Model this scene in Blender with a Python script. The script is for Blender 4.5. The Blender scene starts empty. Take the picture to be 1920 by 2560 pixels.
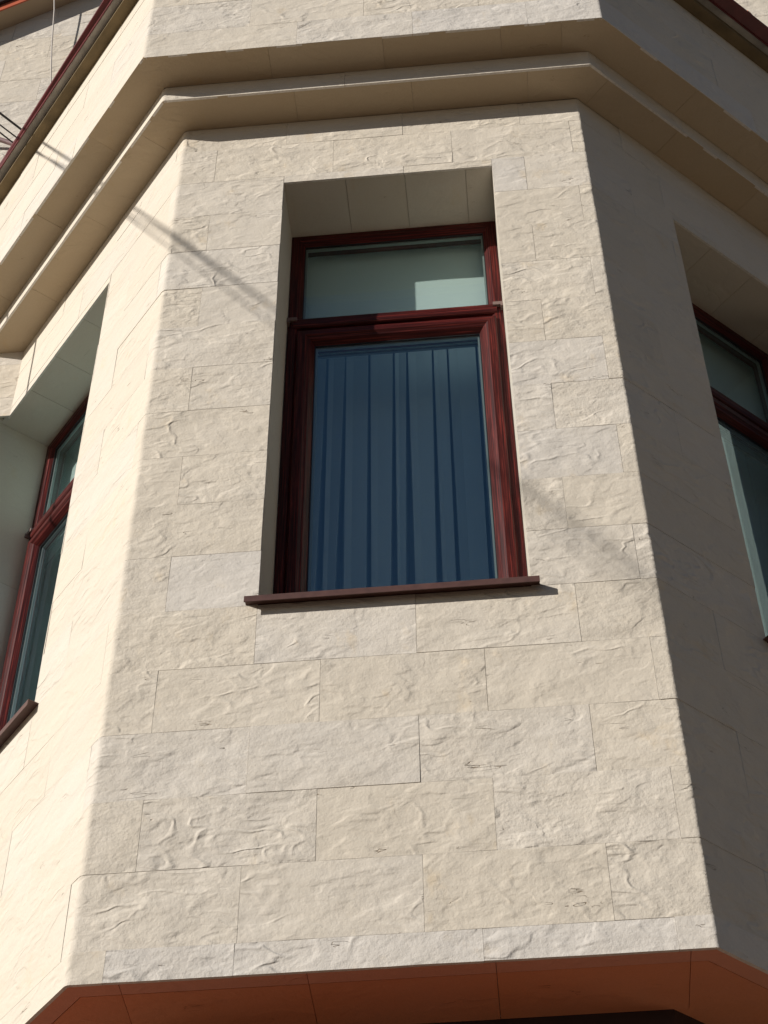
import bpy, math, random
from mathutils import Vector, Matrix
random.seed(7)
sc = bpy.context.scene
R = math.radians

# ------------------------------------------------------------------ camera
CX, CY, CZ = 1.4219, -4.8517, -3.2658
YAW, PITCH, ROLL, FPX = R(-4.8061), R(47.7258), R(-0.5867), 4600.7
cam = bpy.data.cameras.new('camera'); cam_o = bpy.data.objects.new('camera', cam); sc.collection.objects.link(cam_o)
sc.camera = cam_o
cam.sensor_fit = 'VERTICAL'; cam.sensor_height = 24.0; cam.sensor_width = 18.0
cam.lens = FPX / 2560 * 24.0
cam.clip_start = 0.05; cam.clip_end = 500
fw = Vector((math.sin(YAW) * math.cos(PITCH), math.cos(YAW) * math.cos(PITCH), math.sin(PITCH)))
rt = Vector((math.cos(YAW), -math.sin(YAW), 0)); up = rt.cross(fw)
r2 = rt * math.cos(ROLL) + up * math.sin(ROLL); u2 = -rt * math.sin(ROLL) + up * math.cos(ROLL)
M4 = Matrix((r2, u2, -fw)).transposed().to_4x4(); M4.translation = (CX, CY, CZ)
cam_o.matrix_world = M4

# ------------------------------------------------------------------ light
SUN_AZ, SUN_EL = R(54.2), R(22.2)             # azimuth left of the facade's normal
to_sun = Vector((-math.sin(SUN_AZ) * math.cos(SUN_EL), -math.cos(SUN_AZ) * math.cos(SUN_EL), math.sin(SUN_EL)))
world = bpy.data.worlds.new('World'); sc.world = world; world.use_nodes = True
wn = world.node_tree.nodes; wl = world.node_tree.links
sky = wn.new('ShaderNodeTexSky'); sky.sky_type = 'NISHITA'; sky.sun_disc = False
sky.sun_elevation = SUN_EL; sky.sun_rotation = R(180 + 54.2); sky.altitude = 100; sky.air_density = 0.8; sky.dust_density = 0.25; sky.ozone_density = 2.0
wl.new(sky.outputs[0], wn['Background'].inputs[0]); wn['Background'].inputs[1].default_value = 0.05
sun = bpy.data.lights.new('sun', 'SUN'); sun.energy = 4.75; sun.angle = R(0.5); sun.color = (1.0, 0.95, 0.885)
sun_o = bpy.data.objects.new('sun', sun); sc.collection.objects.link(sun_o)
sun_o.rotation_euler = to_sun.to_track_quat('Z', 'Y').to_euler()
sc.view_settings.view_transform = 'Standard'; sc.view_settings.look = 'None'
sc.view_settings.exposure = -0.03; sc.view_settings.gamma = 1.0; sc.view_settings.use_curve_mapping = False

# ------------------------------------------------------------------ dimensions (metres)
W = 2.0272; AL = R(49.075); AR = R(42.80); TL = math.tan(AL / 2); TR = math.tan(AR / 2)
Z1, Z2, Z3 = 5.1333, 5.2659, 6.25
D1, D2 = 0.1877, 0.3697
YM = 1.326                                   # plane of the main facade
FL = 1.79                                    # length of a side facet
WX0, WX1, WZ0, WZ1 = 0.5343, 1.5626, 1.6228, 4.5589
ZC, H = 0.1198, 0.3
BASE = 0.332
TH = 0.012                                   # cladding thickness
ROUT = {'L': 0.017, 'R': 0.008}

# ------------------------------------------------------------------ helpers
def mat_new(name):
    m = bpy.data.materials.new(name); m.use_nodes = True
    return m, m.node_tree.nodes, m.node_tree.links, m.node_tree.nodes['Principled BSDF']

def mesh_obj(name, verts, faces, mat, parent=None, uvs=None, mats=None, fmat=None, smooth=None):
    me = bpy.data.meshes.new(name)
    me.from_pydata([tuple(v) for v in verts], [], faces)
    if uvs is not None:
        lay = me.uv_layers.new(name='UVMap')
        k = 0
        for fi, f in enumerate(faces):
            for j in range(len(f)):
                lay.data[k].uv = uvs[fi][j]; k += 1
    me.materials.append(mat)
    if mats:
        for m in mats: me.materials.append(m)
    if fmat:
        for p, i in zip(me.polygons, fmat): p.material_index = i
    if smooth:
        for p, i in zip(me.polygons, smooth): p.use_smooth = i
    me.validate(); me.update()
    o = bpy.data.objects.new(name, me); sc.collection.objects.link(o)
    if parent: o.parent = parent
    return o

def thing(o, label, cat, group=None):
    o['label'] = label; o['category'] = cat
    if group: o['group'] = group
    return o

def empty(name, loc=(0, 0, 0)):
    o = bpy.data.objects.new(name, None); sc.collection.objects.link(o); o.location = loc
    return o

def child_fix(par):
    """children were built in world coordinates"""
    inv = Matrix.Translation(par.location).inverted()
    for c in sc.collection.objects:
        if c.parent == par: c.matrix_parent_inverse = inv

class Fac:
    """a vertical plane in plan: origin, direction, outward normal; (a, d, z) -> world"""
    def __init__(s, o, t, n): s.o = Vector(o); s.t = Vector(t); s.n = Vector(n)
    def __call__(s, a, d, z): return s.o + s.t * a + s.n * d + Vector((0, 0, z))
FR = Fac((0, 0, 0), (1, 0, 0), (0, -1, 0))
LE = Fac((0, 0, 0), (-math.cos(AL), math.sin(AL), 0), (-math.sin(AL), -math.cos(AL), 0))
RI = Fac((W, 0, 0), (math.cos(AR), math.sin(AR), 0), (math.sin(AR), -math.cos(AR), 0))
MW = Fac((0, YM, 0), (1, 0, 0), (0, -1, 0))

def seg_pt(u, d):
    """param along the bay's outline (u<0 left facet, 0..W front, >W right facet) on offset d, corners mitred"""
    if u < 0: return LE(-u, d, 0)
    if u > W: return RI(u - W, d, 0)
    return FR(u, d, 0)

def path_pts(u0, u1, d, step=0.1, rnd=True):
    """points (pos, normal, u) from u0 to u1 along the outline at offset d with rounded corners"""
    out = []
    cl, cr = -d * TL, W + d * TR
    def add(p, n, u): out.append((p, n, u))
    def lin(a, b, f):
        k = max(1, round((b - a) / step))
        us = [a + (b - a) * i / k for i in range(k + 1)]
        if b - a > .01: us[1:1] = [a + .003]; us[-1:-1] = [b - .003]
        for q in sorted(us): add(*f(q))
    rl, rr = (ROUT['L'], ROUT['R']) if rnd else (1e-4, 1e-4)
    fl = lambda u: (LE(-u, d, 0), LE.n, u)
    ff = lambda u: (FR(u, d, 0), FR.n, u)
    fr = lambda u: (RI(u - W, d, 0), RI.n, u)
    # outline breakpoints in u: on offset d, left facet runs to a = -d*TL i.e. u = +d*TL ; use u shifted per facet
    if u0 < -rl: lin(u0, min(u1, d * TL - rl if u1 > 0 else u1), fl)
    if u0 < 0 < u1:
        A, B, Cc = LE(-d * TL + rl, d, 0), FR(cl + rl, d, 0), FR(cl, d, 0)
        for i in range(1, 8):
            t = i / 8
            p = A * (1 - t) ** 2 + Cc * 2 * t * (1 - t) + B * t * t
            n = (LE.n * (1 - t) + FR.n * t).normalized()
            add(p, n, -rl + 2 * rl * t)
    if u0 < W and u1 > 0:
        a = max(u0, cl + rl) if u0 >= 0 else cl + rl
        b = min(u1, cr - rr) if u1 <= W else cr - rr
        if b > a + 1e-6: lin(a, b, ff)
    if u0 < W < u1:
        A, B, Cc = FR(cr - rr, d, 0), RI(-d * TR + rr, d, 0), FR(cr, d, 0)
        for i in range(1, 6):
            t = i / 6
            p = A * (1 - t) ** 2 + Cc * 2 * t * (1 - t) + B * t * t
            n = (FR.n * (1 - t) + RI.n * t).normalized()
            add(p, n, W - rr + 2 * rr * t)
    if u1 > W:
        a = max(u0, W - d * TR + rr) if u0 >= W else W - d * TR + rr
        if u1 > a: lin(a, u1, fr)
    # drop duplicates
    res = [out[0]]
    for q in out[1:]:
        if (q[0] - res[-1][0]).length > 1e-4: res.append(q)
    return res

# ------------------------------------------------------------------ materials
def stone_material(name, c_beige, c_white, bump=1.0, grain_only=False, uvmap=True):
    m, n, l, p = mat_new(name)
    p.inputs['Roughness'].default_value = 0.88
    p.inputs['Specular IOR Level'].default_value = 0.25
    def N(t, **k):
        x = n.new(t)
        for a, b in k.items(): setattr(x, a, b)
        return x
    def math_(op, a, b=None, c=None, clamp=False):
        x = N('ShaderNodeMath', operation=op, use_clamp=clamp)
        for i, v in enumerate((a, b, c)):
            if v is None: continue
            if isinstance(v, (int, float)): x.inputs[i].default_value = v
            else: l.new(v, x.inputs[i])
        return x.outputs[0]
    def noise(vec, scale, detail=2, rough=.5, dist=0.0, lac=2.0):
        x = N('ShaderNodeTexNoise', noise_dimensions='3D')
        x.inputs['Scale'].default_value = scale; x.inputs['Detail'].default_value = detail
        x.inputs['Roughness'].default_value = rough; x.inputs['Distortion'].default_value = dist
        x.inputs['Lacunarity'].default_value = lac
        l.new(vec, x.inputs['Vector']); return x
    def ramp(v, a, b, lo=0.0, hi=1.0, smooth=True):
        x = N('ShaderNodeMapRange', interpolation_type='SMOOTHSTEP' if smooth else 'LINEAR')
        for i, q in ((1, a), (2, b), (3, lo), (4, hi)): x.inputs[i].default_value = q
        l.new(v, x.inputs[0]); return x.outputs[0]
    tc = N('ShaderNodeTexCoord'); oi = N('ShaderNodeObjectInfo')
    off = N('ShaderNodeVectorMath', operation='MULTIPLY'); off.inputs[1].default_value = (41.9, 87.1, 61.7)
    l.new(oi.outputs['Random'], off.inputs[0])
    add = N('ShaderNodeVectorMath', operation='ADD'); l.new(tc.outputs['UV'], add.inputs[0]); l.new(off.outputs[0], add.inputs[1])
    v = add.outputs[0]
    def scl(s):
        x = N('ShaderNodeVectorMath', operation='MULTIPLY'); x.inputs[1].default_value = s; l.new(v, x.inputs[0]); return x.outputs[0]
    # domain warp
    w1 = noise(v, 5.0, 2); ws = N('ShaderNodeVectorMath', operation='SCALE'); ws.inputs['Scale'].default_value = 0.16
    l.new(w1.outputs['Color'], ws.inputs[0])
    an = scl((1.0, 1.9, 1.0)); wv = N('ShaderNodeVectorMath', operation='ADD'); l.new(an, wv.inputs[0]); l.new(ws.outputs[0], wv.inputs[1])
    wv = wv.outputs[0]
    # flake ledges: broad soft terraces, faded in and out
    f1 = noise(wv, 3.0, 3, .5)
    t = math_('MULTIPLY', f1.outputs['Fac'], 6.0)
    fl = math_('FLOOR', t); fr = math_('FRACT', t)
    st = math_('ADD', fl, ramp(fr, 0.0, 0.42))
    mask = ramp(noise(v, 4.5, 2).outputs['Fac'], 0.42, 0.62)
    led = math_('ADD', math_('MULTIPLY', t, math_('SUBTRACT', 1.0, mask)), math_('MULTIPLY', st, mask))
    h = math_('MULTIPLY', led, 0.0044)
    f2 = noise(scl((1.0, 1.4, 1.0)), 8.5, 2, .5, .5)
    t2 = math_('MULTIPLY', f2.outputs['Fac'], 4.5)
    st2 = math_('ADD', math_('FLOOR', t2), ramp(math_('FRACT', t2), 0.0, 0.5))
    m2 = ramp(noise(v, 6.7, 1).outputs['Fac'], .48, .60)
    led2 = math_('ADD', math_('MULTIPLY', t2, math_('SUBTRACT', 1.0, m2)), math_('MULTIPLY', st2, m2))
    h = math_('ADD', h, math_('MULTIPLY', led2, 0.0018))
    # rounded creases
    r1 = noise(wv, 5.6, 1.5, .5, .4).outputs['Fac']
    rid = ramp(math_('ABSOLUTE', math_('SUBTRACT', r1, .5)), 0.0, 0.085, 1.0, 0.0)
    rm = ramp(noise(v, 3.4, 1).outputs['Fac'], .42, .66)
    h = math_('ADD', h, math_('MULTIPLY', math_('MULTIPLY', rid, rm), 0.0034))
    # big soft undulation and fine sandy grain
    h = math_('ADD', h, math_('MULTIPLY', noise(v, 2.2, 2).outputs['Fac'], 0.012))
    h = math_('ADD', h, math_('MULTIPLY', noise(v, 20, 4, .62).outputs['Fac'], 0.0040))
    h = math_('ADD', h, math_('MULTIPLY', noise(v, 95, 3, .6).outputs['Fac'], 0.0020))
    # short horizontal cracks
    cv = scl((1.0, 5.5, 1.0))
    cn = noise(cv, 3.6, 3, .55, .3).outputs['Fac']
    ck = ramp(math_('ABSOLUTE', math_('SUBTRACT', cn, .56)), 0.0, 0.006, 1.0, 0.0)
    cm = ramp(noise(scl((1, 1.6, 1)), 7.0, 1).outputs['Fac'], .67, .72)
    crack = math_('MULTIPLY', ck, cm)
    h = math_('SUBTRACT', h, math_('MULTIPLY', crack, 0.0035))
    # every slab is a different cast: some calmer, some rougher
    h = math_('MULTIPLY', h, math_('ADD', .66, math_('MULTIPLY', math_('FRACT', math_('MULTIPLY', oi.outputs['Random'], 17.0)), .44)))
    bp = N('ShaderNodeBump'); bp.inputs['Strength'].default_value = 1.0; bp.inputs['Distance'].default_value = bump
    l.new(h, bp.inputs['Height']); l.new(bp.outputs[0], p.inputs['Normal'])
    # colour
    sep = N('ShaderNodeSeparateColor'); l.new(oi.outputs['Color'], sep.inputs[0])
    mx = N('ShaderNodeMix', data_type='RGBA'); mx.inputs['A'].default_value = (*c_beige, 1); mx.inputs['B'].default_value = (*c_white, 1)
    var = math_('ADD', sep.outputs[0], math_('MULTIPLY', math_('SUBTRACT', noise(v, 3.0, 3, .6).outputs['Fac'], .5), .8), clamp=True)
    l.new(var, mx.inputs['Factor'])
    # faint ochre stains and pale dusting
    stn = ramp(noise(scl((1, .6, 1)), 7.0, 4, .65).outputs['Fac'], .60, .78)
    mx2 = N('ShaderNodeMix', data_type='RGBA'); mx2.blend_type = 'MULTIPLY'; mx2.inputs['B'].default_value = (1.0, .90, .74, 1)
    l.new(math_('MULTIPLY', stn, .55), mx2.inputs['Factor']); l.new(mx.outputs['Result'], mx2.inputs['A'])
    val = math_('ADD', .93, math_('MULTIPLY', noise(v, 130, 2, .6).outputs['Fac'], .14))
    br = math_('MULTIPLY', val, math_('ADD', .965, math_('MULTIPLY', oi.outputs['Random'], .05)))
    hsv = N('ShaderNodeHueSaturation'); l.new(br, hsv.inputs['Value']); l.new(mx2.outputs['Result'], hsv.inputs['Color'])
    mx3 = N('ShaderNodeMix', data_type='RGBA'); mx3.blend_type = 'MULTIPLY'; mx3.inputs['B'].default_value = (.45, .36, .28, 1)
    l.new(math_('MULTIPLY', crack, .8), mx3.inputs['Factor']); l.new(hsv.outputs[0], mx3.inputs['A'])
    l.new(mx3.outputs['Result'], p.inputs['Base Color'])
    return m

BEIGE, WHITE = (0.675, 0.605, 0.50), (0.67, 0.625, 0.565)
M_STONE = stone_material('rough_limestone', BEIGE, WHITE, 1.0)
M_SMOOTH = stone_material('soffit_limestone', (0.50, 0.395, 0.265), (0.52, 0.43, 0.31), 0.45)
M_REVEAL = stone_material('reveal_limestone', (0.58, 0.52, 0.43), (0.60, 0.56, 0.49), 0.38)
M_TERRA = stone_material('terracotta_slab', (0.74, 0.28, 0.14), (0.70, 0.33, 0.23), 0.45)

def plain(name, col, rough=.6, metal=0.0, noise_scale=None, amt=.15, bump=0.0, spec=.5):
    m, n, l, p = mat_new(name)
    p.inputs['Base Color'].default_value = (*col, 1); p.inputs['Roughness'].default_value = rough; p.inputs['Metallic'].default_value = metal
    p.inputs['Specular IOR Level'].default_value = spec
    if noise_scale:
        tc = n.new('ShaderNodeTexCoord'); t = n.new('ShaderNodeTexNoise'); t.inputs['Scale'].default_value = noise_scale; t.inputs['Detail'].default_value = 5
        l.new(tc.outputs['Object'], t.inputs['Vector'])
        r = n.new('ShaderNodeMapRange'); r.inputs[3].default_value = 1 - amt; r.inputs[4].default_value = 1 + amt; r.inputs[1].default_value = .3; r.inputs[2].default_value = .7
        l.new(t.outputs['Fac'], r.inputs[0])
        h = n.new('ShaderNodeHueSaturation'); h.inputs['Color'].default_value = (*col, 1); l.new(r.outputs[0], h.inputs['Value']); l.new(h.outputs[0], p.inputs['Base Color'])
        if bump:
            b = n.new('ShaderNodeBump'); b.inputs['Distance'].default_value = bump; l.new(t.outputs['Fac'], b.inputs['Height']); l.new(b.outputs[0], p.inputs['Normal'])
    return m
M_MORTAR = plain('joint_mortar', (0.44, 0.385, 0.30), .95, noise_scale=30)
M_EDGE = plain('chipped_stone_edge', (0.70, 0.66, 0.60), .9, noise_scale=60, amt=.12, bump=.002)
M_CONC = plain('eave_concrete', (0.42, 0.40, 0.36), .9, noise_scale=9, amt=.3, bump=.004)
M_OCHRE = plain('stained_eave_board', (0.17, 0.125, 0.065), .9, noise_scale=7, amt=.28, bump=.004)
M_METAL = plain('red_painted_sheet_metal', (0.12, 0.013, 0.014), .42, noise_scale=14, amt=.2)
M_ROOFRED = plain('terracotta_painted_metal', (0.55, 0.13, 0.06), .5, noise_scale=10, amt=.12)
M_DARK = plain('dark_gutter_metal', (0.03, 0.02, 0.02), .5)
M_SILL = plain('brown_painted_sill', (0.098, 0.046, 0.037), .5, noise_scale=25, amt=.2)
M_CABLE = plain('black_cable_rubber', (0.012, 0.012, 0.014), .5)
M_WIRE = plain('pale_wire_sheath', (0.55, 0.50, 0.45), .6)
M_PIPE = plain('mauve_conduit_paint', (0.30, 0.19, 0.19), .5, noise_scale=20)
M_SPACER = plain('window_spacer_aluminium', (0.26, 0.31, 0.29), .4, .3)
M_GASKET = plain('black_rubber_gasket', (0.015, 0.015, 0.016), .5)
M_CLIP = plain('brown_plastic_clip', (0.20, 0.135, 0.12), .5)
M_ROOM = plain('room_plaster', (0.78, 0.76, 0.72), .9, noise_scale=4)
M_PAVE = plain('sunlit_paving', (0.135, 0.088, 0.052), .9, noise_scale=2.5, amt=.15)
M_OPP = plain('added_opposite_render', (0.30, 0.25, 0.20), .9, noise_scale=1.5)
M_ROAD = plain('asphalt', (0.055, 0.052, 0.05), .9, noise_scale=6, amt=.2)
M_LOWER = plain('terracotta_render', (0.46, 0.13, 0.06), .85, noise_scale=12, amt=.15, bump=.002)

# mahogany foil with streaks along each member (UV x = along)
M_WOOD, n, l, p = mat_new('mahogany_foil')
p.inputs['Roughness'].default_value = .42; p.inputs['Specular IOR Level'].default_value = .2
tc = n.new('ShaderNodeTexCoord'); mp = n.new('ShaderNodeMapping'); mp.inputs['Scale'].default_value = (3.0, 170.0, 1.0)
l.new(tc.outputs['UV'], mp.inputs[0]); t1 = n.new('ShaderNodeTexNoise'); t1.inputs['Scale'].default_value = 1.0; t1.inputs['Detail'].default_value = 5; t1.inputs['Roughness'].default_value = .65; t1.inputs['Distortion'].default_value = .4
l.new(mp.outputs[0], t1.inputs['Vector'])
cr = n.new('ShaderNodeValToRGB'); e = cr.color_ramp.elements
e[0].position = .36; e[0].color = (.020, .0035, .0035, 1); e[1].position = .66; e[1].color = (.190, .028, .021, 1)
x = cr.color_ramp.elements.new(.52); x.color = (.060, .0075, .0065, 1)
l.new(t1.outputs['Fac'], cr.inputs[0]); l.new(cr.outputs[0], p.inputs['Base Color'])
b = n.new('ShaderNodeBump'); b.inputs['Distance'].default_value = .0006; l.new(t1.outputs['Fac'], b.inputs['Height']); l.new(b.outputs[0], p.inputs['Normal'])

# glazing: Fresnel mirror over tinted see-through
def glass_mat(name, tint, ior):
    m = bpy.data.materials.new(name); m.use_nodes = True; n = m.node_tree.nodes; l = m.node_tree.links
    n.clear(); out = n.new('ShaderNodeOutputMaterial'); mx = n.new('ShaderNodeMixShader'); f = n.new('ShaderNodeFresnel')
    ge = n.new('ShaderNodeNewGeometry'); mr = n.new('ShaderNodeMapRange'); mr.inputs[3].default_value = ior; mr.inputs[4].default_value = 1 / ior
    l.new(ge.outputs['Backfacing'], mr.inputs[0]); l.new(mr.outputs[0], f.inputs['IOR'])   # a thin pane: the same reflectance from both sides
    g = n.new('ShaderNodeBsdfGlossy'); g.inputs['Roughness'].default_value = .0; g.inputs['Color'].default_value = (.62, .90, 1, 1)
    t = n.new('ShaderNodeBsdfTransparent'); t.inputs['Color'].default_value = (*tint, 1)
    l.new(f.outputs[0], mx.inputs[0]); l.new(t.outputs[0], mx.inputs[1]); l.new(g.outputs[0], mx.inputs[2]); l.new(mx.outputs[0], out.inputs[0])
    return m
M_GLASS = glass_mat('double_glazing', (.93, .97, .965), 2.4)
M_GLASS_TOP = glass_mat('clear_top_glazing', (.955, 1, .99), 1.55)

def cloth_mat(name, col, trans=.35, weave=900):
    m = bpy.data.materials.new(name); m.use_nodes = True; n = m.node_tree.nodes; l = m.node_tree.links
    p = n['Principled BSDF']; out = n['Material Output']; p.inputs['Base Color'].default_value = (*col, 1); p.inputs['Roughness'].default_value = .9
    t = n.new('ShaderNodeBsdfTranslucent'); t.inputs['Color'].default_value = (*col, 1); mx = n.new('ShaderNodeMixShader'); mx.inputs[0].default_value = trans
    l.new(p.outputs[0], mx.inputs[1]); l.new(t.outputs[0], mx.inputs[2]); l.new(mx.outputs[0], out.inputs[0])
    tc = n.new('ShaderNodeTexCoord'); ns = n.new('ShaderNodeTexNoise'); ns.inputs['Scale'].default_value = weave; l.new(tc.outputs['Object'], ns.inputs['Vector'])
    b = n.new('ShaderNodeBump'); b.inputs['Distance'].default_value = .0005; l.new(ns.outputs['Fac'], b.inputs['Height']); l.new(b.outputs[0], p.inputs['Normal'])
    return m
M_BLIND = cloth_mat('roller_blind_fabric', (.88, .96, .93), .45)
M_CURT = cloth_mat('sheer_curtain_fabric', (.58, .69, .78), .12)

# ------------------------------------------------------------------ cladding builders
def wall_tile(u0, u1, z0, z1, d, parent, white=0.0, gap=None, mat=None, name='cladding_tile', proud=None):
    """one stone tile following the bay's outline"""
    if gap is None: gap = random.uniform(.0003, .0009)
    if proud is None: proud = random.uniform(-.0012, .0012)
    pts = path_pts(u0 + gap, u1 - gap, d)
    verts, faces, uvs, fm, sm = [], [], [], [], []
    jt = [random.uniform(-.0009, .0009) for _ in pts]; jb = [random.uniform(-.0009, .0009) for _ in pts]
    ux = [0.0]
    for a, b in zip(pts, pts[1:]): ux.append(ux[-1] + (b[0] - a[0]).length)
    n = len(pts)
    tiltz = random.uniform(-.0008, .0008)
    o_t = [p + nn * (proud + tiltz) + Vector((0, 0, z1 - gap + j)) for (p, nn, u), j in zip(pts, jt)]
    o_b = [p + nn * (proud - tiltz) + Vector((0, 0, z0 + gap + j)) for (p, nn, u), j in zip(pts, jb)]
    i_t = [p - nn * TH + Vector((0, 0, z1 - gap + j)) for (p, nn, u), j in zip(pts, jt)]
    i_b = [p - nn * TH + Vector((0, 0, z0 + gap + j)) for (p, nn, u), j in zip(pts, jb)]
    verts = o_b + o_t + o_b + o_t + i_b + i_t
    hh = z1 - z0
    for i in range(n - 1):
        faces.append((i, i + 1, n + i + 1, n + i)); uvs.append([(ux[i], 0), (ux[i + 1], 0), (ux[i + 1], hh), (ux[i], hh)]); fm.append(0); sm.append(True)
        a, b_, c, e_ = 2 * n, 3 * n, 4 * n, 5 * n
        faces.append((a + i, c + i, c + i + 1, a + i + 1)); uvs.append([(ux[i], 0), (ux[i], .01), (ux[i + 1], .01), (ux[i + 1], 0)]); fm.append(1); sm.append(False)
        faces.append((b_ + i, b_ + i + 1, e_ + i + 1, e_ + i)); uvs.append([(ux[i], 0), (ux[i + 1], 0), (ux[i + 1], .01), (ux[i], .01)]); fm.append(1); sm.append(False)
    for i, fl in ((0, 1), (n - 1, 0)):
        q = (2 * n + i, 3 * n + i, 5 * n + i, 4 * n + i)
        faces.append(q if fl else q[::-1]); uvs.append([(0, 0), (0, hh), (.01, hh), (.01, 0)] if fl else [(0, 0), (0.01, 0), (.01, hh), (0, hh)]); fm.append(1); sm.append(False)
    # local origin at the tile's centre
    c = sum((Vector(v) for v in verts), Vector()) / len(verts)
    o = mesh_obj(name, [v - c for v in verts], faces, mat or M_STONE, parent, uvs, [M_EDGE], fm, sm)
    o.location = c
    o.color = (white, 0, 0, 1)
    return o

def prism(name, poly, z0, z1, mat, parent=None, uvs=True, mats=None):
    """horizontal polygon (list of xy Vectors, any winding) extruded in z"""
    area = sum(a.x * b.y - b.x * a.y for a, b in zip(poly, poly[1:] + poly[:1]))
    if area < 0: poly = poly[::-1]
    n = len(poly); c = sum((Vector((p.x, p.y, 0)) for p in poly), Vector()) / n + Vector((0, 0, (z0 + z1) / 2))
    vs = [Vector((p.x, p.y, z0)) - c for p in poly] + [Vector((p.x, p.y, z1)) - c for p in poly]
    faces = [tuple(range(n))[::-1], tuple(range(n, 2 * n))]
    uv = [[(poly[i].x, poly[i].y) for i in faces[0]], [(poly[i - n].x, poly[i - n].y) for i in faces[1]]]
    for i in range(n):
        j = (i + 1) % n; L = (poly[j] - poly[i]).length
        faces.append((i, j, n + j, n + i)); uv.append([(0, z0), (L, z0), (L, z1), (0, z1)])
    o = mesh_obj(name, vs, faces, mat, parent, uv); o.location = c
    return o

def strip_poly(u0, u1, da, db):
    """plan polygon between offsets da and db from u0 to u1, corners mitred"""
    def edge(d):
        pts = [seg_pt(u0, d)]
        if u0 < 0 < u1: pts.append(Vector((-d * TL, -d, 0)))
        if u0 < W < u1: pts.append(Vector((W + d * TR, -d, 0)))
        pts.append(seg_pt(u1, d)); return pts
    return edge(da) + edge(db)[::-1]

def strip_end(poly):
    return poly

UL = -FL; UR = W + FL

# ------------------------------------------------------------------ ground
def slab(name, x0, x1, y0, y1, z0, z1, mat, parent=None):
    vs = [Vector((x, y, z)) for z in (z0, z1) for x, y in ((x0, y0), (x1, y0), (x1, y1), (x0, y1))]
    fs = [(3, 2, 1, 0), (4, 5, 6, 7), (0, 1, 5, 4), (1, 2, 6, 5), (2, 3, 7, 6), (3, 0, 4, 7)]
    return mesh_obj(name, vs, fs, mat, parent)
GZ = -4.87
g = slab('ground', -120, 120, -160, 120, GZ - 1, GZ - .13, M_PAVE); g['kind'] = 'structure'
g = slab('pavement', -40, 40, -7.5, 1.6, GZ - .4, GZ, M_PAVE); g['kind'] = 'structure'
g = slab('road', -80, 80, -15.5, -7.52, GZ - .12, GZ - .126 + .0, M_ROAD) if False else slab('road', -80, 80, -15.5, -7.5, GZ - .5, GZ - .126, M_ROAD); g['kind'] = 'structure'
g = slab('pavement_opposite', -60, 60, -30, -15.52, GZ - .4, GZ, M_PAVE); g['kind'] = 'structure'

# added out-of-view building across the street; blocks sky light from the right facet
ob = empty('added_opposite_building', (20, -21, GZ))
slab('wall', 6, 40, -30, -18.5, GZ - .01, 10.5, M_OPP, ob)
slab('roof', 5.6, 40.4, -30.4, -18.1, 10.5, 10.9, M_DARK, ob)
for fx in range(10):
    for fz in range(4):
        x0 = 8 + fx * 3.1; z0 = -3.2 + fz * 3.4
        slab('window', x0, x0 + 1.3, -18.49, -18.44, z0, z0 + 1.9, M_DARK, ob)
child_fix(ob)
thing(ob, 'long four storey building added across the street behind the viewer, blocking sky from the right face', 'building')

# ------------------------------------------------------------------ bay
bay = empty('bay_window_tower', (W / 2, 0, 0))
BL = []                                           # direct children made below

def part(o): BL.append(o); return o

# structural core of each facet with its window opening
def facet_core(F, a_start, a_end, o0, o1, name, o1b=None):
    """a_start/a_end functions of inward depth; opening o0..o1"""
    din, dout = .33, .0085
    vs, fs = [], []
    def hexa(af0, af1, z0, z1):
        b = len(vs)
        for z in (z0, z1):
            for dd, f in ((dout, 0), (dout, 1), (din, 1), (din, 0)):
                a = (af1 if f else af0)(dd); vs.append(F(a, -dd, z))
        fs.extend([(b + 3, b + 2, b + 1, b), (b + 4, b + 5, b + 6, b + 7), (b, b + 1, b + 5, b + 4), (b + 1, b + 2, b + 6, b + 5), (b + 2, b + 3, b + 7, b + 6), (b + 3, b, b + 4, b + 7)])
    c0, c1 = (lambda d: o0 - .013), (lambda d: o1 + .013 + ((o1b - o1) * d / .29 if o1b else 0))
    hexa(a_start, c0, .014, 5.9); hexa(c1, a_end, .014, 5.9)
    hexa(c0, c1, .014, WZ0 - .004); hexa(c0, c1, WZ1 + .013, 5.9)
    return mesh_obj(name, vs, fs, M_MORTAR, bay)
LO0, LO1, LF1 = .665, 1.83, 1.834          # the far jamb lies just behind the main facade's plane
RO0, RO1 = .582, 1.60
facet_core(FR, lambda d: d * TL, lambda d: W - d * TR, WX0, WX1, 'wall_core')
facet_core(LE, lambda d: d * TL, lambda d: FL + .12, LO0, LO1, 'wall_core', LF1)
facet_core(RI, lambda d: d * TR, lambda d: FL + .2, RO0, RO1, 'wall_core')

# tiles of the three facets, running bond
OPEN = [(WX0, WX1), (-LO1, -LO0), (W + RO0, W + RO1)]
PATH0, PATH1 = -1.775, W + 1.93
OPEN[1] = (-1.9, -LO0)
white_at = {}
def rows(k):
    if k == 0: return [-1.08, -.48, .116, .527, 1.31, 1.909, 2.51, 3.1]
    base = .533 if k % 2 else .182
    return [base + .595 * i for i in range(-6, 8)]
courses = [(0.0, ZC)] + [(ZC + H * i, ZC + H * (i + 1)) for i in range(16)] + [(ZC + H * 16, Z1 - .002)]
WHITES = {(0, 0.2): .95, (0, .8): .95, (0, 1.5): 1.0, (0, 1.95): 1.0, (0, 2.2): .9, (15, 1.65): .8, (15, 1.9): .3, (10, 1.7): .7, (8, 1.7): .7, (9, 1.6): .6, (6, .3): .75,
          (4, .4): .1, (3, .3): .55, (3, .9): .5, (3, 1.4): .35, (5, .8): .6, (12, .3): .4, (13, .3): .5, (2, .4): .35, (7, 1.7): .2, (14, .3): .3, (2, 1.6): .3}
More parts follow.
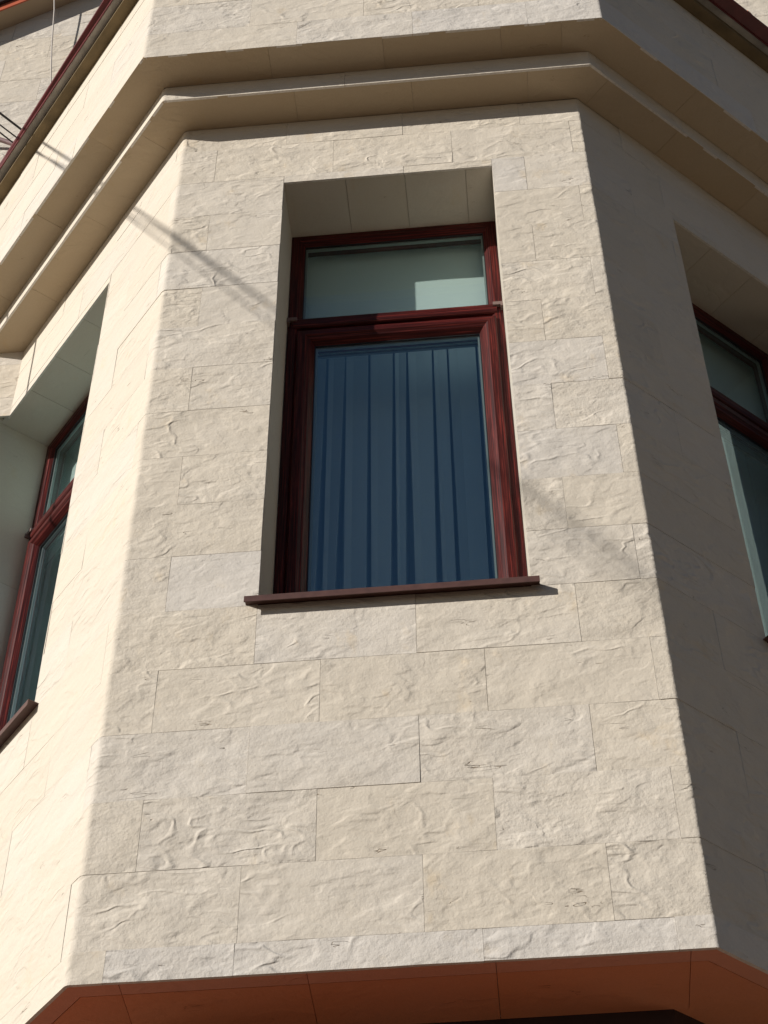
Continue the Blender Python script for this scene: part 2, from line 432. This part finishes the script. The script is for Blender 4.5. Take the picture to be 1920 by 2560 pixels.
for k, (z0, z1) in enumerate(courses):
    js = sorted([j for j in rows(k) if PATH0 + .03 < j < PATH1 - .03] + [PATH0, PATH1])
    for a, b_ in zip(js, js[1:]):
        pieces = [(a, b_, z0, z1)]
        for (o0, o1) in OPEN:
            nxt = []
            for (p0, p1, y0, y1) in pieces:
                if p1 <= o0 + .001 or p0 >= o1 - .001 or y1 <= WZ0 + .01 or y0 >= WZ1 - .001: nxt.append((p0, p1, y0, y1)); continue
                if p0 < o0 - .004: nxt.append((p0, o0 - .0, y0, y1))
                if p1 > o1 + .004: nxt.append((o1 + .0, p1, y0, y1))
                if y1 > WZ1 + .01: nxt.append((max(p0, o0), min(p1, o1), WZ1, y1))
            pieces = nxt
        for (p0, p1, y0, y1) in pieces:
            # thin strip above the lintel, under the full joint line, stays one piece with the tile over the pier
            wv = random.choice([0, 0, 0, .08, .15, .3])
            for (kk, x), val in WHITES.items():
                if kk == k and p0 <= x <= p1: wv = val
            wall_tile(p0, p1, y0, y1, 0.0, bay, wv)

# ---- base soffit: edge strip, inner slabs and the recessed lower wall
js = [UL + .02, -1.0, -.42, .165, .757, 1.345, 1.945, 2.62, 3.2, UR - .02]
for a, b_ in zip(js, js[1:]):
    for (da, db, zz) in ((-.0125, -.070, .0), (-.0735, -BASE, .0015)):
        o = prism('soffit_slab', [Vector(p) for p in strip_poly(a + .001, b_ - .001, da, db)], .0 + zz + random.uniform(0, .001), .0125, M_TERRA, bay)
        o.color = (.9 if da > -.05 else .1, 0, 0, 1)
prism('lower_wall_top_band', [Vector(p) for p in strip_poly(UL - .1, UR + .1, -BASE, -BASE - .25)], -.75, .010, M_DARK, bay)  # near-black band along the top of the lower wall
lw = prism('lower_wall', [Vector(p) for p in strip_poly(UL - .1, UR + .1, -BASE, -BASE - .25)], GZ - .02, -.753, M_LOWER, bay)

# ---- cornices
def cornice(da, db, z0, z1, joints, fj, fascia, whites=()):
    poly = [Vector(p) for p in strip_poly(UL - .3, UR + .4, da - .05, db - .012)]
    core = prism('cornice', poly, z0 + .011, z1 - .001 + (.02 if fascia else -.0), M_MORTAR, bay)
    js = sorted(joints)
    for a, b_ in zip(js, js[1:]):
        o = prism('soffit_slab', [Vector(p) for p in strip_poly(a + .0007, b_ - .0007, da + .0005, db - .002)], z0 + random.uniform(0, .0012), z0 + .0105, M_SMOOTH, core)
        o.location = o.location - core.location
        o.color = (random.uniform(0, .6), 0, 0, 1)
    return core
EL, ER = -2.0, W + 2.1
c1 = cornice(0, D1, Z1, Z2, [EL, -1.34, -.75, -.15, .59, 1.19, 1.78, W + .0 - .001 + .06, W + .547, W + 1.14, W + 1.74, ER], [], True)
c2 = cornice(D1, D2, Z2, Z3, [EL, -1.58, -.983, -.392, .475, 1.06, 1.66, W - .06 + .001, W + .526, W + 1.12, W + 1.71, ER], [], True)
# the joint beside each right-hand corner sits on the side facet, so those two slabs carry the mitre
for k, (a, b_) in enumerate(zip([PATH0 - .2, -1.55, -.95, -.35, .851, 2.03, 2.6, 3.2], [-1.55, -.95, -.35, .851, 2.03, 2.6, 3.2, PATH1 + .1])):
    o = wall_tile(a, b_, Z1 - .001, Z2 - .0005, D1, bay, .2, name='cladding_tile')
# upper band over the second cornice
band_core = prism('band_core', [Vector(p) for p in strip_poly(UL - .3, UR + .4, D2 - .0085, D2 - .14)], Z2 + .013, 6.6, M_MORTAR, bay)
bj = {0: [.027 - .595 * 3, .027 - .595 * 2, .027 - .595, .62, 1.216, 1.80, 2.40, 2.99, 3.59], 1: [.37 - .595 * 3, .37 - 1.19, .37 - .595, .37, .965, 1.56, 2.155, 2.75, 3.345],
      2: [.027 - 1.785, .027 - 1.19, .027 - .595, .027, .62, 1.216, 1.80, 2.40, 2.99, 3.59], 3: [.37 - 1.785, -.82, -.225, .37, .965, 1.56, 2.155, 2.75, 3.345]}
for k, (z0, z1) in enumerate(((Z2, 5.505), (5.505, 5.805), (5.805, 6.105), (6.105, Z3 + .002))):
    js = [PATH0 - .32] + bj[k] + [PATH1 + .2]
    for a, b_ in zip(js, js[1:]):
        wv = random.choice([0, .1, .2])
        if k == 0 and .9 < (a + b_) / 2 < 1.1: wv = .6
        if k == 0 and 1.3 < (a + b_) / 2 < 3: wv = 1.0
        if k == 0 and (a + b_) / 2 < 0: wv = .5
        if k == 1 and 0 < (a + b_) / 2 < .3: wv = .5
        wall_tile(a, b_, z0, z1, D2, bay, wv)

# ---- eave over the band: stained board, concrete edge, sheet-metal drip
def clip_strip(name, u0, u1, da, db, z0, z1, mat, par=bay):
    return prism(name, [Vector(p) for p in strip_poly(u0, u1, da, db)], z0, z1, mat, par)
clip_strip('eave_board', EL - .3, ER + .2, D2 - .12, .436, Z3, Z3 + .045, M_OCHRE)
clip_strip('eave_concrete', EL - .3, ER + .2, .30, .474, Z3 + .05, Z3 + .12, M_CONC)
clip_strip('roof_deck', EL - .3, ER + .2, -1.9, .30, Z3 + .14, Z3 + .2, M_CONC) if False else None
roofp = [Vector(p) for p in strip_poly(EL - .3, ER + .2, .40, .41)]
rf_poly = [LE(2.2, .4, 0), Vector((-.4 * TL, -.4, 0)), Vector((W + .4 * TR, -.4, 0)), RI(2.3, .4, 0)]
prism('roof_deck', rf_poly, Z3 + .121, Z3 + .16, M_METAL, bay)

def drip():
    """folded metal drip edge: thin lip plus an outward flare that narrows towards the wall on the left"""
    vs, fs = [], []
    us = [EL - .3, -1.42, -1.40, -1.05, -.7, -.35, -.05]
    def fl(u):
        if u < -1.41: return .004
        if u < 0: return .006 + (.034 - .006) * (u + 1.4) / 1.4
        return .072
    segs = []
    for u in us: segs.append((LE, -u, fl(u)))
    segs.append(('L', 0, .034)); segs.append((FR, .3, .034)); segs.append((FR, W - .3, .06)); segs.append(('R', 0, .072))
    for a in (.2, .8, 1.4, 2.2): segs.append((RI, a, .07))
    def P(sg, d, z):
        F, a, f = sg
        if F == 'L': return Vector((-d * TL, -d, z))
        if F == 'R': return Vector((W + d * TR, -d, z))
        return F(a, d, z)
    zz = Z3 + .045
    for sg in segs:
        f = sg[2]
        prof = [(.470, zz + .10), (.476, zz - .004), (.480, zz - .012), (.484, zz - .012), (.485, zz + .012), (.485 + f, zz + .020), (.487 + f, zz + .024), (.487 + f * .9, zz + .05), (.40, zz + .13)]
        for d, z in prof: vs.append(P(sg, d, z))
    m = 9
    for i in range(len(segs) - 1):
        for j in range(m - 1):
            fs.append((i * m + j, (i + 1) * m + j, (i + 1) * m + j + 1, i * m + j + 1))
    return mesh_obj('metal_drip_edge', vs, fs, M_METAL, bay)
drip()
def clipblock(F, a, d, z, s=1.0):
    o_ = F(a, d, z); t, n_ = F.t, F.n; vs = []
    for zz in (0, .05 * s):
        for (x, y) in ((-.022, -.02), (.022, -.02), (.022, .03), (-.022, .03)):
            sh = .8 if zz else 1
            vs.append(o_ + t * x * sh * s + n_ * y * s * sh + Vector((0, 0, zz)))
    fs = [(3, 2, 1, 0), (4, 5, 6, 7), (0, 1, 5, 4), (1, 2, 6, 5), (2, 3, 7, 6), (3, 0, 4, 7)]
    return mesh_obj('edge_bracket', vs, fs, M_ROOFRED, bay)
clipblock(LE, .90, .475, Z3 + .07, .6)
clipblock(RI, .967, .525, Z3 + .09, .8)

def box_uv(F, a0, a1, dep0, dep1, z0, z1, along='a'):
    """box at inward depths dep0..dep1 ; uv x runs along"""
    P = [F(a, -d, z) for z in (z0, z1) for a, d in ((a0, dep0), (a1, dep0), (a1, dep1), (a0, dep1))]
    C_ = [(a, d, z) for z in (z0, z1) for a, d in ((a0, dep0), (a1, dep0), (a1, dep1), (a0, dep1))]
    fs = [(3, 2, 1, 0), (4, 5, 6, 7), (0, 1, 5, 4), (1, 2, 6, 5), (2, 3, 7, 6), (3, 0, 4, 7)]
    def uv(i):
        a, d, z = C_[i]
        return (a, z + d) if along == 'a' else (z, a + d)
    return P, fs, [[uv(i) for i in f] for f in fs]

# ---- reveals
def reveal(F, o0, o1, djs, depth=.325, o1b=None):
    def box6(P):
        vs = P; return vs, [(0, 1, 2, 3), (7, 6, 5, 4), (0, 4, 5, 1), (1, 5, 6, 2), (2, 6, 7, 3), (3, 7, 4, 0)]
    def slabm(pts8, uvfun, name='reveal_slab'):
        c = sum(pts8, Vector()) / 8
        fs = [(0, 1, 2, 3), (7, 6, 5, 4), (0, 4, 5, 1), (1, 5, 6, 2), (2, 6, 7, 3), (3, 7, 4, 0)]
        uv = [[uvfun(i) for i in f] for f in fs]
        # orient outward
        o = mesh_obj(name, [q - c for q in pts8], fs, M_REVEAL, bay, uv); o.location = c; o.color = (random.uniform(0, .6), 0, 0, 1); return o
    e = .0115
    # jambs
    zs = [WZ0 - .02, 2.52, 3.42, WZ1 - .0]
    for side, a in ((-1, o0), (1, o1)):
        for z0, z1 in zip(zs, zs[1:]):
            e1 = e; ab = a
            if side > 0 and o1b: e1 = -.088; ab = a_ = a
            else: a_ = a
            p = [F(a_, -e1, z0 + .001), F(ab, -depth, z0 + .001), F(ab, -depth, z1 - .001), F(a_, -e1, z1 - .001)]
            q = [F(a_ + side * .012, -e1, z0 + .001), F(ab + side * .012, -depth, z0 + .001), F(ab + side * .012, -depth, z1 - .001), F(a_ + side * .012, -e1, z1 - .001)]
            P8 = p + q if side > 0 else q + p
            cs = [(0, z0), (depth, z0), (depth, z1), (0, z1)] * 2
            slabm(P8, lambda i: cs[i])
    # lintel slabs
    js = [o0 - .012] + djs + [o1 + .012]
    for a0, a1 in zip(js, js[1:]):
        z = WZ1 + random.uniform(0, .001)
        lo = [F(a0 + .001, -e, z), F(a1 - .001, -e, z), F(a1 - .001, -depth, z), F(a0 + .001, -depth, z)]
        hi = [x + Vector((0, 0, .011)) for x in lo]
        cs = [(a0, 0), (a1, 0), (a1, depth), (a0, depth)] * 2
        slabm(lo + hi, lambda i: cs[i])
reveal(FR, WX0, WX1, [.839, 1.132, 1.431])
reveal(LE, LO0, LO1, [.95, 1.25, 1.53], o1b=LF1)
reveal(RI, RO0, RO1, [.86, 1.15, 1.45])
for (q0, q1, dd_) in ((1.776, 1.811, .012), (1.812, 1.86, .045)):
    P, f_, uv = box_uv(LE, q0, q1, -dd_, .0112, WZ1 + .0005, WZ1 + .0115)
    mesh_obj('reveal_slab', P, f_, M_REVEAL, bay, uv)

# ------------------------------------------------------------------ windows
def ring(F, a0, a1, z0, z1, prof, name, parent, mat=None):
    """mitred frame; prof = [(inset, depth), ...]"""
    mat = mat or M_WOOD
    vs, fs, uvs = [], [], []
    m = len(prof); ulen = [0.0]
    for p_, q in zip(prof, prof[1:]): ulen.append(ulen[-1] + math.hypot(q[0] - p_[0], q[1] - p_[1]))
    off = random.uniform(0, 50)
    def corners(i, d): return [F(a0 + i, -d, z0 + i), F(a1 - i, -d, z0 + i), F(a1 - i, -d, z1 - i), F(a0 + i, -d, z1 - i)]
    cs = [corners(i, d) for i, d in prof]
    for s in range(4):
        t = (s + 1) % 4
        o_ = off + s * 7.3
        for j in range(m - 1):
            b = len(vs); q = [cs[j][s], cs[j][t], cs[j + 1][t], cs[j + 1][s]]
            vs.extend(q); fs.append((b, b + 1, b + 2, b + 3))
            L0 = (q[1] - q[0]).length; i0 = prof[j][0]; i1 = prof[j + 1][0]
            uvs.append([(i0, o_ + ulen[j]), (i0 + L0, o_ + ulen[j]), (i1 + (q[2] - q[3]).length, o_ + ulen[j + 1]), (i1, o_ + ulen[j + 1])])
    return mesh_obj(name, vs, fs, mat, parent, uvs)

def gasket(F, a0, a1, z0, z1, d, parent):
    return ring(F, a0, a1, z0, z1, [(0, d), (.004, d), (.004, d + .006)], 'gasket', parent, M_GASKET)

def window(F, o0, o1, db, z_off=0.0):
    """frame front plane at inward depth db"""
    w = mesh_obj('window', *[x for x in [[F(0, 0, 0)] * 0, []]], M_WOOD) if False else None
    fr = ring(F, o0 + .001, o1 - .001, 1.655, WZ1 - .001, [(0, db + .085), (0, db + .003), (.003, db), (.040, db), (.044, db + .004), (.050, db + .006), (.064, db + .022), (.066, db + .026), (.066, db + .085)], 'window', bay)
    # transom
    a0, a1 = o0 + .0665, o1 - .0665
    vs, fs, uvs = [], [], []
    prof = [(3.735, db + .085), (3.735, db + .034), (3.781, db + .033), (3.7815, db + .0), (3.786, db - .006), (3.793, db - .010), (3.80, db - .012), (3.838, db - .010), (3.848, db - .004), (3.853, db + .02), (3.853, db + .085)]
    L = 0
    ab0, ab1 = o0 + .030, o1 - .030
    for j, (z, d) in enumerate(prof):
        vs += [F(ab0, -d, z), F(ab1, -d, z)]
    for j in range(len(prof) - 1):
        q = math.hypot(prof[j + 1][0] - prof[j][0], prof[j + 1][1] - prof[j][1])
        fs.append((2 * j, 2 * j + 1, 2 * j + 3, 2 * j + 2)); uvs.append([(0, L), (ab1 - ab0, L), (ab1 - ab0, L + q), (0, L + q)]); L += q
    b0 = tuple(2 * j for j in range(len(prof)))[::-1]; b1 = tuple(2 * j + 1 for j in range(len(prof)))
    fs += [b0, b1]; uvs += [[(0, 0)] * len(b0), [(0, 0)] * len(b1)]
    mesh_obj('transom', vs, fs, M_WOOD, fr, uvs)
    # sash
    s0, s1 = o0 + .052, o1 - .038
    ring(F, s0, s1, 1.70, 3.742, [(0, db + .07), (0, db - .012), (.004, db - .017), (.040, db - .019), (.047, db - .014), (.052, db - .010), (.060, db - .006), (.079, db + .018), (.081, db + .024), (.081, db + .07)], 'sash', fr)
    g0, g1 = s0 + .081, s1 - .081
    # panes with spacer bars and gaskets
    for (p0, p1, y0, y1, dd) in ((a0, a1, 3.853, WZ1 - .067, db + .028), (g0, g1, 1.781, 3.661, db + .026)):
        P, f_, uv = box_uv(F, p0 + .001, p1 - .001, dd, dd + .024, y0 + .001, y1 - .001)
        mesh_obj('pane', P, f_, M_GLASS_TOP if y0 > 3.8 else M_GLASS, fr, uv)
        gasket(F, p0, p1, y0, y1, dd - .004, fr)
        ring(F, p0 + .002, p1 - .002, y0 + .002, y1 - .002, [(0, dd + .008), (.010, dd + .008), (.010, dd + .022)], 'spacer_bar', fr, M_SPACER)
    # corner clips where the transom meets the frame
    for a, s in ((o0 + .024, -1), (o1 - .024, 1)):
        vs = []
        for zz, ex in ((3.826, 0), (3.846, .002)):
            for (x, d) in ((-.024, db - .018 - ex), (.024, db - .018 - ex), (.024, db + .001), (-.024, db + .001)): vs.append(F(a + x, -d, zz))
        b = len(vs)
        for zz in (3.800, 3.826):
            for (x, d) in ((.012, db - .03), (.023, db - .03), (.023, db + .001), (.012, db + .001)): vs.append(F(a + s * x, -d, zz))
        q = [(3, 2, 1, 0), (4, 5, 6, 7), (0, 1, 5, 4), (1, 2, 6, 5), (2, 3, 7, 6), (3, 0, 4, 7)]
        mesh_obj('clip', vs, q + [tuple(i + b for i in f) for f in q], M_CLIP, fr)
    # metal sill: folded sheet with lip
    e0, e1 = o0 - .046, o1 + .032
    if o1 > 1.7: e1 = o1 + .02
    if F is RI: e0 = o0 - .022
    P, fs = [], []
    prof = [(-.008, 1.668), (-.008, 1.664), (.0, 1.664)]
    prof = [(db + .02, 1.672), (-.045, 1.6285), (-.0465, 1.6265), (-.0465, 1.5975), (-.0440, 1.5965), (-.0440, 1.6230), (.0, 1.6235), (db + .02, 1.664)]
    n_ = len(prof); vs = []
    for a in (e0, e1): vs += [F(a, -d, z) for d, z in prof]
    # inside the opening the sheet is only as wide as the opening
    vs = []
    def ring_at(a, limit):
        return [F(a, -(d if d < 0.0 else (d if limit else -.0)), (z if (d <= 0 or limit) else 1.6285)) for d, z in prof]
    rings = [ring_at(e0, False), ring_at(o0 - .0005, False), ring_at(o0 + .0005, True), ring_at(o1 - .0005, True), ring_at(o1 + .0005, False), ring_at(e1, False)]
    for r_ in rings: vs += r_
    for i in range(5):
        for j in range(n_):
            k = (j + 1) % n_
            fs.append((i * n_ + j, i * n_ + k, (i + 1) * n_ + k, (i + 1) * n_ + j))
    fs += [tuple(range(n_)), tuple(range(5 * n_, 6 * n_))[::-1]]
    mesh_obj('sill', vs, fs, M_SILL, fr)
    # packing piece below the frame
    P, f_, uv = box_uv(F, o0 + .002, o1 - .002, db + .022, db + .08, WZ0 + .0, 1.6545)
    mesh_obj('sill_packer', P, f_, M_GASKET, fr, uv)
    return fr
window(FR, WX0, WX1, .321)
window(LE, LO0, LF1, .278)
window(RI, RO0, RO1, .315)

# ------------------------------------------------------------------ blinds and curtains
def blind(F, o0, o1, db, label, grp):
    e = .0
    vs, fs = [], []
    a0, a1 = o0 - .03, o1 + .03
    z_t, z_b = WZ1 + .12, 3.70
    nseg = 14
    for i in range(nseg + 1):
        a = a0 + (a1 - a0) * i / nseg
        for z in (z_b, (z_b + z_t) / 2, z_t):
            vs.append(F(a, -(db + .0015 * math.sin(i * 1.3 + z)), z))
    for i in range(nseg):
        for j in (0, 1): fs.append((i * 3 + j, (i + 1) * 3 + j, (i + 1) * 3 + j + 1, i * 3 + j + 1))
    o = mesh_obj('roller_blind', vs, fs, M_BLIND, None, None, None, None, [True] * len(fs))
    # headrail roll and bottom bar as parts
    for (zc_, r_, nm, mt) in ((z_t + .02, .022, 'blind_roll', M_BLIND), (z_b, .008, 'bottom_bar', M_SPACER)):
        v2, f2 = [], []; m = 12
        for a in (a0, a1):
            for k in range(m): v2.append(F(a, -(db + r_ * math.cos(2 * PI * k / m)), zc_ + r_ * math.sin(2 * PI * k / m)))
        for k in range(m): f2.append((k, (k + 1) % m, m + (k + 1) % m, m + k))
        f2 += [tuple(range(m))[::-1], tuple(range(m, 2 * m))]
        mesh_obj(nm, v2, f2, mt, o)
    thing(o, label, 'blind', grp); return o
PI = math.pi
blind(FR, WX0, WX1, .44, 'pale green roller blind behind the top pane of the central window', 'roller blinds behind the top panes')
blind(LE, LO0 + .02, LF1 - .0, .41, 'pale roller blind behind the top pane of the left window', 'roller blinds behind the top panes')
blind(RI, RO0, RO1, .44, 'dark shaded roller blind behind the top pane of the right window', 'roller blinds behind the top panes')

def curtain(F, a0, a1, db, label, grp, seed, z1=4.30, pull=None):
    """pleated cloth: flat fronts, with folds that open as dark wedges towards the hem"""
    rnd = random.Random(seed); z0 = 1.02; lev = 16
    def row(f, cols):
        out = []
        for (x, w_, gt, gb, b0, b1, sk) in cols:
            g_ = gt + (gb - gt) * f; x += sk * f
            out += [(x, b0), (x + (w_ - g_) * .33, b0 + b1), (x + (w_ - g_) * .7, b0 + b1 * .4), (x + (w_ - g_), b0), (x + (w_ - g_) + min(.004, g_ * .2), .16), (x + w_ - min(.004, g_ * .2), .17)]
        return out
    cols = []; a = a0
    while a < a1:
        w_ = rnd.choice([.075, .09, .10, .12, .135]) * rnd.uniform(.9, 1.1)
        cols.append((a, w_, rnd.uniform(.002, .009), rnd.choice([.018, .028, .038, .055]), rnd.uniform(0, .012), rnd.uniform(.003, .012), rnd.uniform(-.012, .012))); a += w_
    vs, fs = [], []
    for j in range(lev + 1):
        f = j / lev; z = z1 + (z0 - z1) * f; r_ = row(f, cols); m = len(r_)
        for i, (x, d) in enumerate(r_):
            if pull: x += pull * max(0.0, 2.6 - z) * math.exp(-i / 14)
            vs.append(F(x + .004 * math.sin(i * .5 + f * 2), -(db + d + .003 * math.sin(i * .31 + f * 4)), z))
    for j in range(lev):
        for i in range(m - 1):
            fs.append((j * m + i, j * m + i + 1, (j + 1) * m + i + 1, (j + 1) * m + i))
    o = mesh_obj('curtain', vs, fs, M_CURT)
    return thing(o, label, 'curtain', grp)
curtain(FR, WX0 - .05, WX1 + .27, .68, 'pleated sheer curtain hanging behind the large pane of the central window', 'sheer curtains behind the windows', 3)
curtain(LE, LO0 - .02, LF1 - .03, .52, 'pleated sheer curtain hanging behind the large pane of the left window', 'sheer curtains behind the windows', 5)
curtain(RI, RO0 - .03, RO1 + .1, .56, 'dark pleated sheer curtain hanging behind the large pane of the right window', 'sheer curtains behind the windows', 8, pull=.16)

# room behind the windows
room = empty('interior_room', (W / 2, 2.5, 1)); room['kind'] = 'structure'
poly = [LE(-.34 * 0 + .34 * TL, -.34, 0), FR(W - .34 * TR, .0 - .34, 0), RI(FL + .2, -.34, 0), Vector((4.2, YM + .4, 0)), Vector((4.2, 5.5, 0)), Vector((-2.2, 5.5, 0)), Vector((-2.2, YM + .4, 0)), LE(FL + .05, -.34, 0)]
prism('room_floor', poly, .95, 1.0, M_ROOM, room); prism('room_ceiling', poly, 4.85, 4.9, M_ROOM, room)
for nm, (x0, x1, y0, y1) in {'room_wall': (-2.2, 4.2, 5.5, 5.6)}.items():
    slab(nm, x0, x1, y0, y1, 1.0, 4.85, M_ROOM, room)
slab('room_wall', -2.3, -2.2, YM + .3, 5.5, 1.0, 4.85, M_ROOM, room); slab('room_wall', 4.2, 4.3, YM + .3, 5.5, 1.0, 4.85, M_ROOM, room)
child_fix(room)

# ------------------------------------------------------------------ main facade behind the bay
mw = empty('main_facade', (-2.0, YM, GZ))
for (x0, x1, z0, z1) in ((-9, -1.285, GZ - .02, 11.5), (-1.285, -1.19, GZ - .02, 1.60), (-1.285, -1.19, 4.5605, 11.5), (3.33, 10, GZ - .02, 11.5), (-1.20, 3.33, 6.42, 11.5)):
    slab('wall_core', x0, x1, YM + .0085, YM + .35, z0, z1, M_MORTAR, mw)
def mtile(x0, x1, z0, z1):
    g_ = .0011; pr = random.uniform(-.0012, .0012)
    P, fs, uv = box_uv(MW, x0 + g_, x1 - g_, -pr, TH, z0 + g_, z1 - g_)
    uv = [[(q[0], q[1]) for q in f] for f in uv]
    c = sum(P, Vector()) / 8
    o = mesh_obj('cladding_tile', [q - c for q in P], fs, M_STONE, mw, uv, [M_EDGE], [1, 1, 0, 1, 1, 1]); o.location = c
    o.color = (random.choice([0, .1, .2, .5]), 0, 0, 1)
for k in range(0, 28):
    z0 = 2.02 + .3 * k; sh = .2975 * (k % 2)
    xs = [-1.472 - sh - .595 * i for i in range(5)][::-1] + [min(-1.472 + .595 - sh, -1.13)]
    if z0 > 6.3:
        xs = [-1.472 - sh - .595 * i for i in range(4)][::-1] + [-1.472 + .595 - sh]
    if z0 < 6.3: xs[-1] = -1.13
    if 1.6 < z0 + .15 < 4.6: xs[-1] = -1.266
    if xs[-1] <= xs[-2] + .01: xs.pop(-2)
    if z0 < WZ1 < z0 + .3: mtile(-1.266, -1.13, WZ1, z0 + .3)
    for a, b_ in zip(xs, xs[1:]):
        mtile(a, b_, z0, z0 + .3)
for k in range(12, 28):
    z0 = 2.02 + .3 * k; sh = .2975 * (k % 2)
    xs = [3.0 - sh + .595 * i for i in range(4)]
    for a, b_ in zip(xs, xs[1:]): mtile(a, b_, z0, z0 + .3)
# plain rendered stone beyond the tiled stretch
def sheet(x0, x1, z0, z1):
    P, fs, uv = box_uv(MW, x0, x1, 0, TH, z0, z1); o = mesh_obj('wall_cladding', P, fs, M_STONE, mw, uv); o.color = (.1, 0, 0, 1)
sheet(-9, -3.86, GZ, 11.4); sheet(-3.86, -1.266, 1.62, 2.02); sheet(-3.86, -1.12, GZ, 1.62); sheet(4.8, 10, GZ, 11.4); sheet(3.1, 4.8, GZ, 5.6); sheet(-.55, 2.7, 6.42, 11.4)
child_fix(mw)
thing(mw, 'pale rough stone wall of the building behind the bay tower, partly in raking shadow', 'wall')

# raking terracotta roof edge high on the main facade
rk = empty('raking_roof_edge', (-1.6, YM, 9.4))
def rake_board(name, dn0, dn1, y0, y1, mat, x0=-4.6, x1=.6):
    s = .72; z_in = 9.11
    vs = []
    for x in (x0, x1):
        zc_ = z_in + s * (x + 1.85)
        for y, dn in ((y0, dn0), (y1, dn0), (y1, dn1), (y0, dn1)): vs.append(Vector((x, YM - y, zc_ + dn)))
    fs = [(0, 1, 2, 3), (7, 6, 5, 4), (0, 4, 5, 1), (1, 5, 6, 2), (2, 6, 7, 3), (3, 7, 4, 0)]
    return mesh_obj(name, vs, fs, mat, rk)
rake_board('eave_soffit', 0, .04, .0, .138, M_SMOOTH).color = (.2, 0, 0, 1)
rake_board('roof_edge_board', -.004, .085, .140, .150, M_ROOFRED)
rake_board('gutter', .086, .16, .10, .175, M_DARK)
rake_board('roof_sheet', .161, .20, .0, .19, M_ROOFRED)
child_fix(rk)
thing(rk, 'terracotta red raking roof edge with shaded underside at the top left of the facade', 'roof edge')

# ------------------------------------------------------------------ cables, conduit, wire
def tube(name, pts, r, mat, parent=None, m=8):
    vs, fs = [], []; n_ = len(pts)
    for i, p_ in enumerate(pts):
        p_ = Vector(p_); t = (Vector(pts[min(i + 1, n_ - 1)]) - Vector(pts[max(i - 1, 0)])).normalized()
        a = t.cross(Vector((0, 0, 1)) if abs(t.z) < .9 else Vector((1, 0, 0))).normalized(); b = t.cross(a)
        for k in range(m):
            an = 2 * PI * k / m; vs.append(p_ + a * r * math.cos(an) + b * r * math.sin(an))
    for i in range(n_ - 1):
        for k in range(m):
            fs.append((i * m + k, i * m + (k + 1) % m, (i + 1) * m + (k + 1) % m, (i + 1) * m + k))
    fs += [tuple(range(m))[::-1], tuple(range((n_ - 1) * m, n_ * m))]
    return mesh_obj(name, vs, fs, mat, parent, None, None, None, [True] * len(fs))
def span(A, B, sag, n_=28):
    A, B = Vector(A), Vector(B)
    return [A.lerp(B, i / n_) - Vector((0, 0, sag * 4 * (i / n_) * (1 - i / n_))) for i in range(n_ + 1)]
def shadow_span(x1, z1, lam, A, sag=0.0):
    """cable from wall anchor A whose shadow passes (x1, z1) on the front plane, lam away"""
    S = Vector((-1.3867, -1.0, .6966)); F_ = Vector((x1, 0, z1)) + S * lam
    B = Vector(A) + (F_ - Vector(A)) * 2.2
    return span(A, B, sag)
A0 = (-1.42, 1.335, 7.516)
c = tube('overhead_cable', shadow_span(1.9, 1.73, 5.0, A0), .008, M_CABLE); thing(c, 'topmost black overhead cable running out from behind the left eave', 'cable', 'black cables at the left edge')
c = tube('overhead_cable', shadow_span(1.9, 1.80, 5.6, (-1.46, 1.335, 7.36)), .0055, M_CABLE); thing(c, 'middle black overhead cable crossing another just above the mauve conduit', 'cable', 'black cables at the left edge')
c = tube('overhead_cable', shadow_span(.6, 3.30, 3.2, (-1.44, 1.335, 7.42)), .005, M_CABLE); thing(c, 'lowest thin black cable meeting the eave beside the mauve conduit', 'cable', 'black cables at the left edge')
c = tube('wall_conduit', [(-1.36, 1.29, 7.27), (-1.46, 1.28, 7.33), (-1.62, 1.27, 7.43), (-2.4, 1.27, 7.62), (-3.6, 1.27, 7.8)], .017, M_PIPE); thing(c, 'mauve grey conduit pipe coming out from behind the left eave', 'pipe')
c = tube('hanging_wire', [(-1.60, 1.12, 10.4), (-1.50, 1.185, 9.5), (-1.455, 1.21, 9.1), (-1.415, 1.235, 8.6), (-1.375, 1.262, 8.2), (-1.335, 1.285, 7.85), (-1.28, 1.30, 7.4), (-1.2, 1.31, 6.8)], .0052, M_WIRE, None, 6); thing(c, 'thin pale wire hanging down the wall to the metal eave edge', 'wire')

c = tube('hanging_cable', [(-2.155, .375, 4.35), (-2.135, .378, 5.164), (-2.152, .402, 5.659), (-2.376, .374, 5.80), (-2.5, .35, 6.2), (-2.60, .32, 7.0), (-2.62, .9, 7.55), (-2.6, 1.27, 7.66)], .010, M_CABLE, None, 8)
thing(c, 'dark cable hanging beside the left face, casting an upright shadow line over its window', 'cable')

child_fix(bay)
thing(bay, 'pale rough stone bay tower with stepped cornices and three dark red framed windows', 'bay tower')
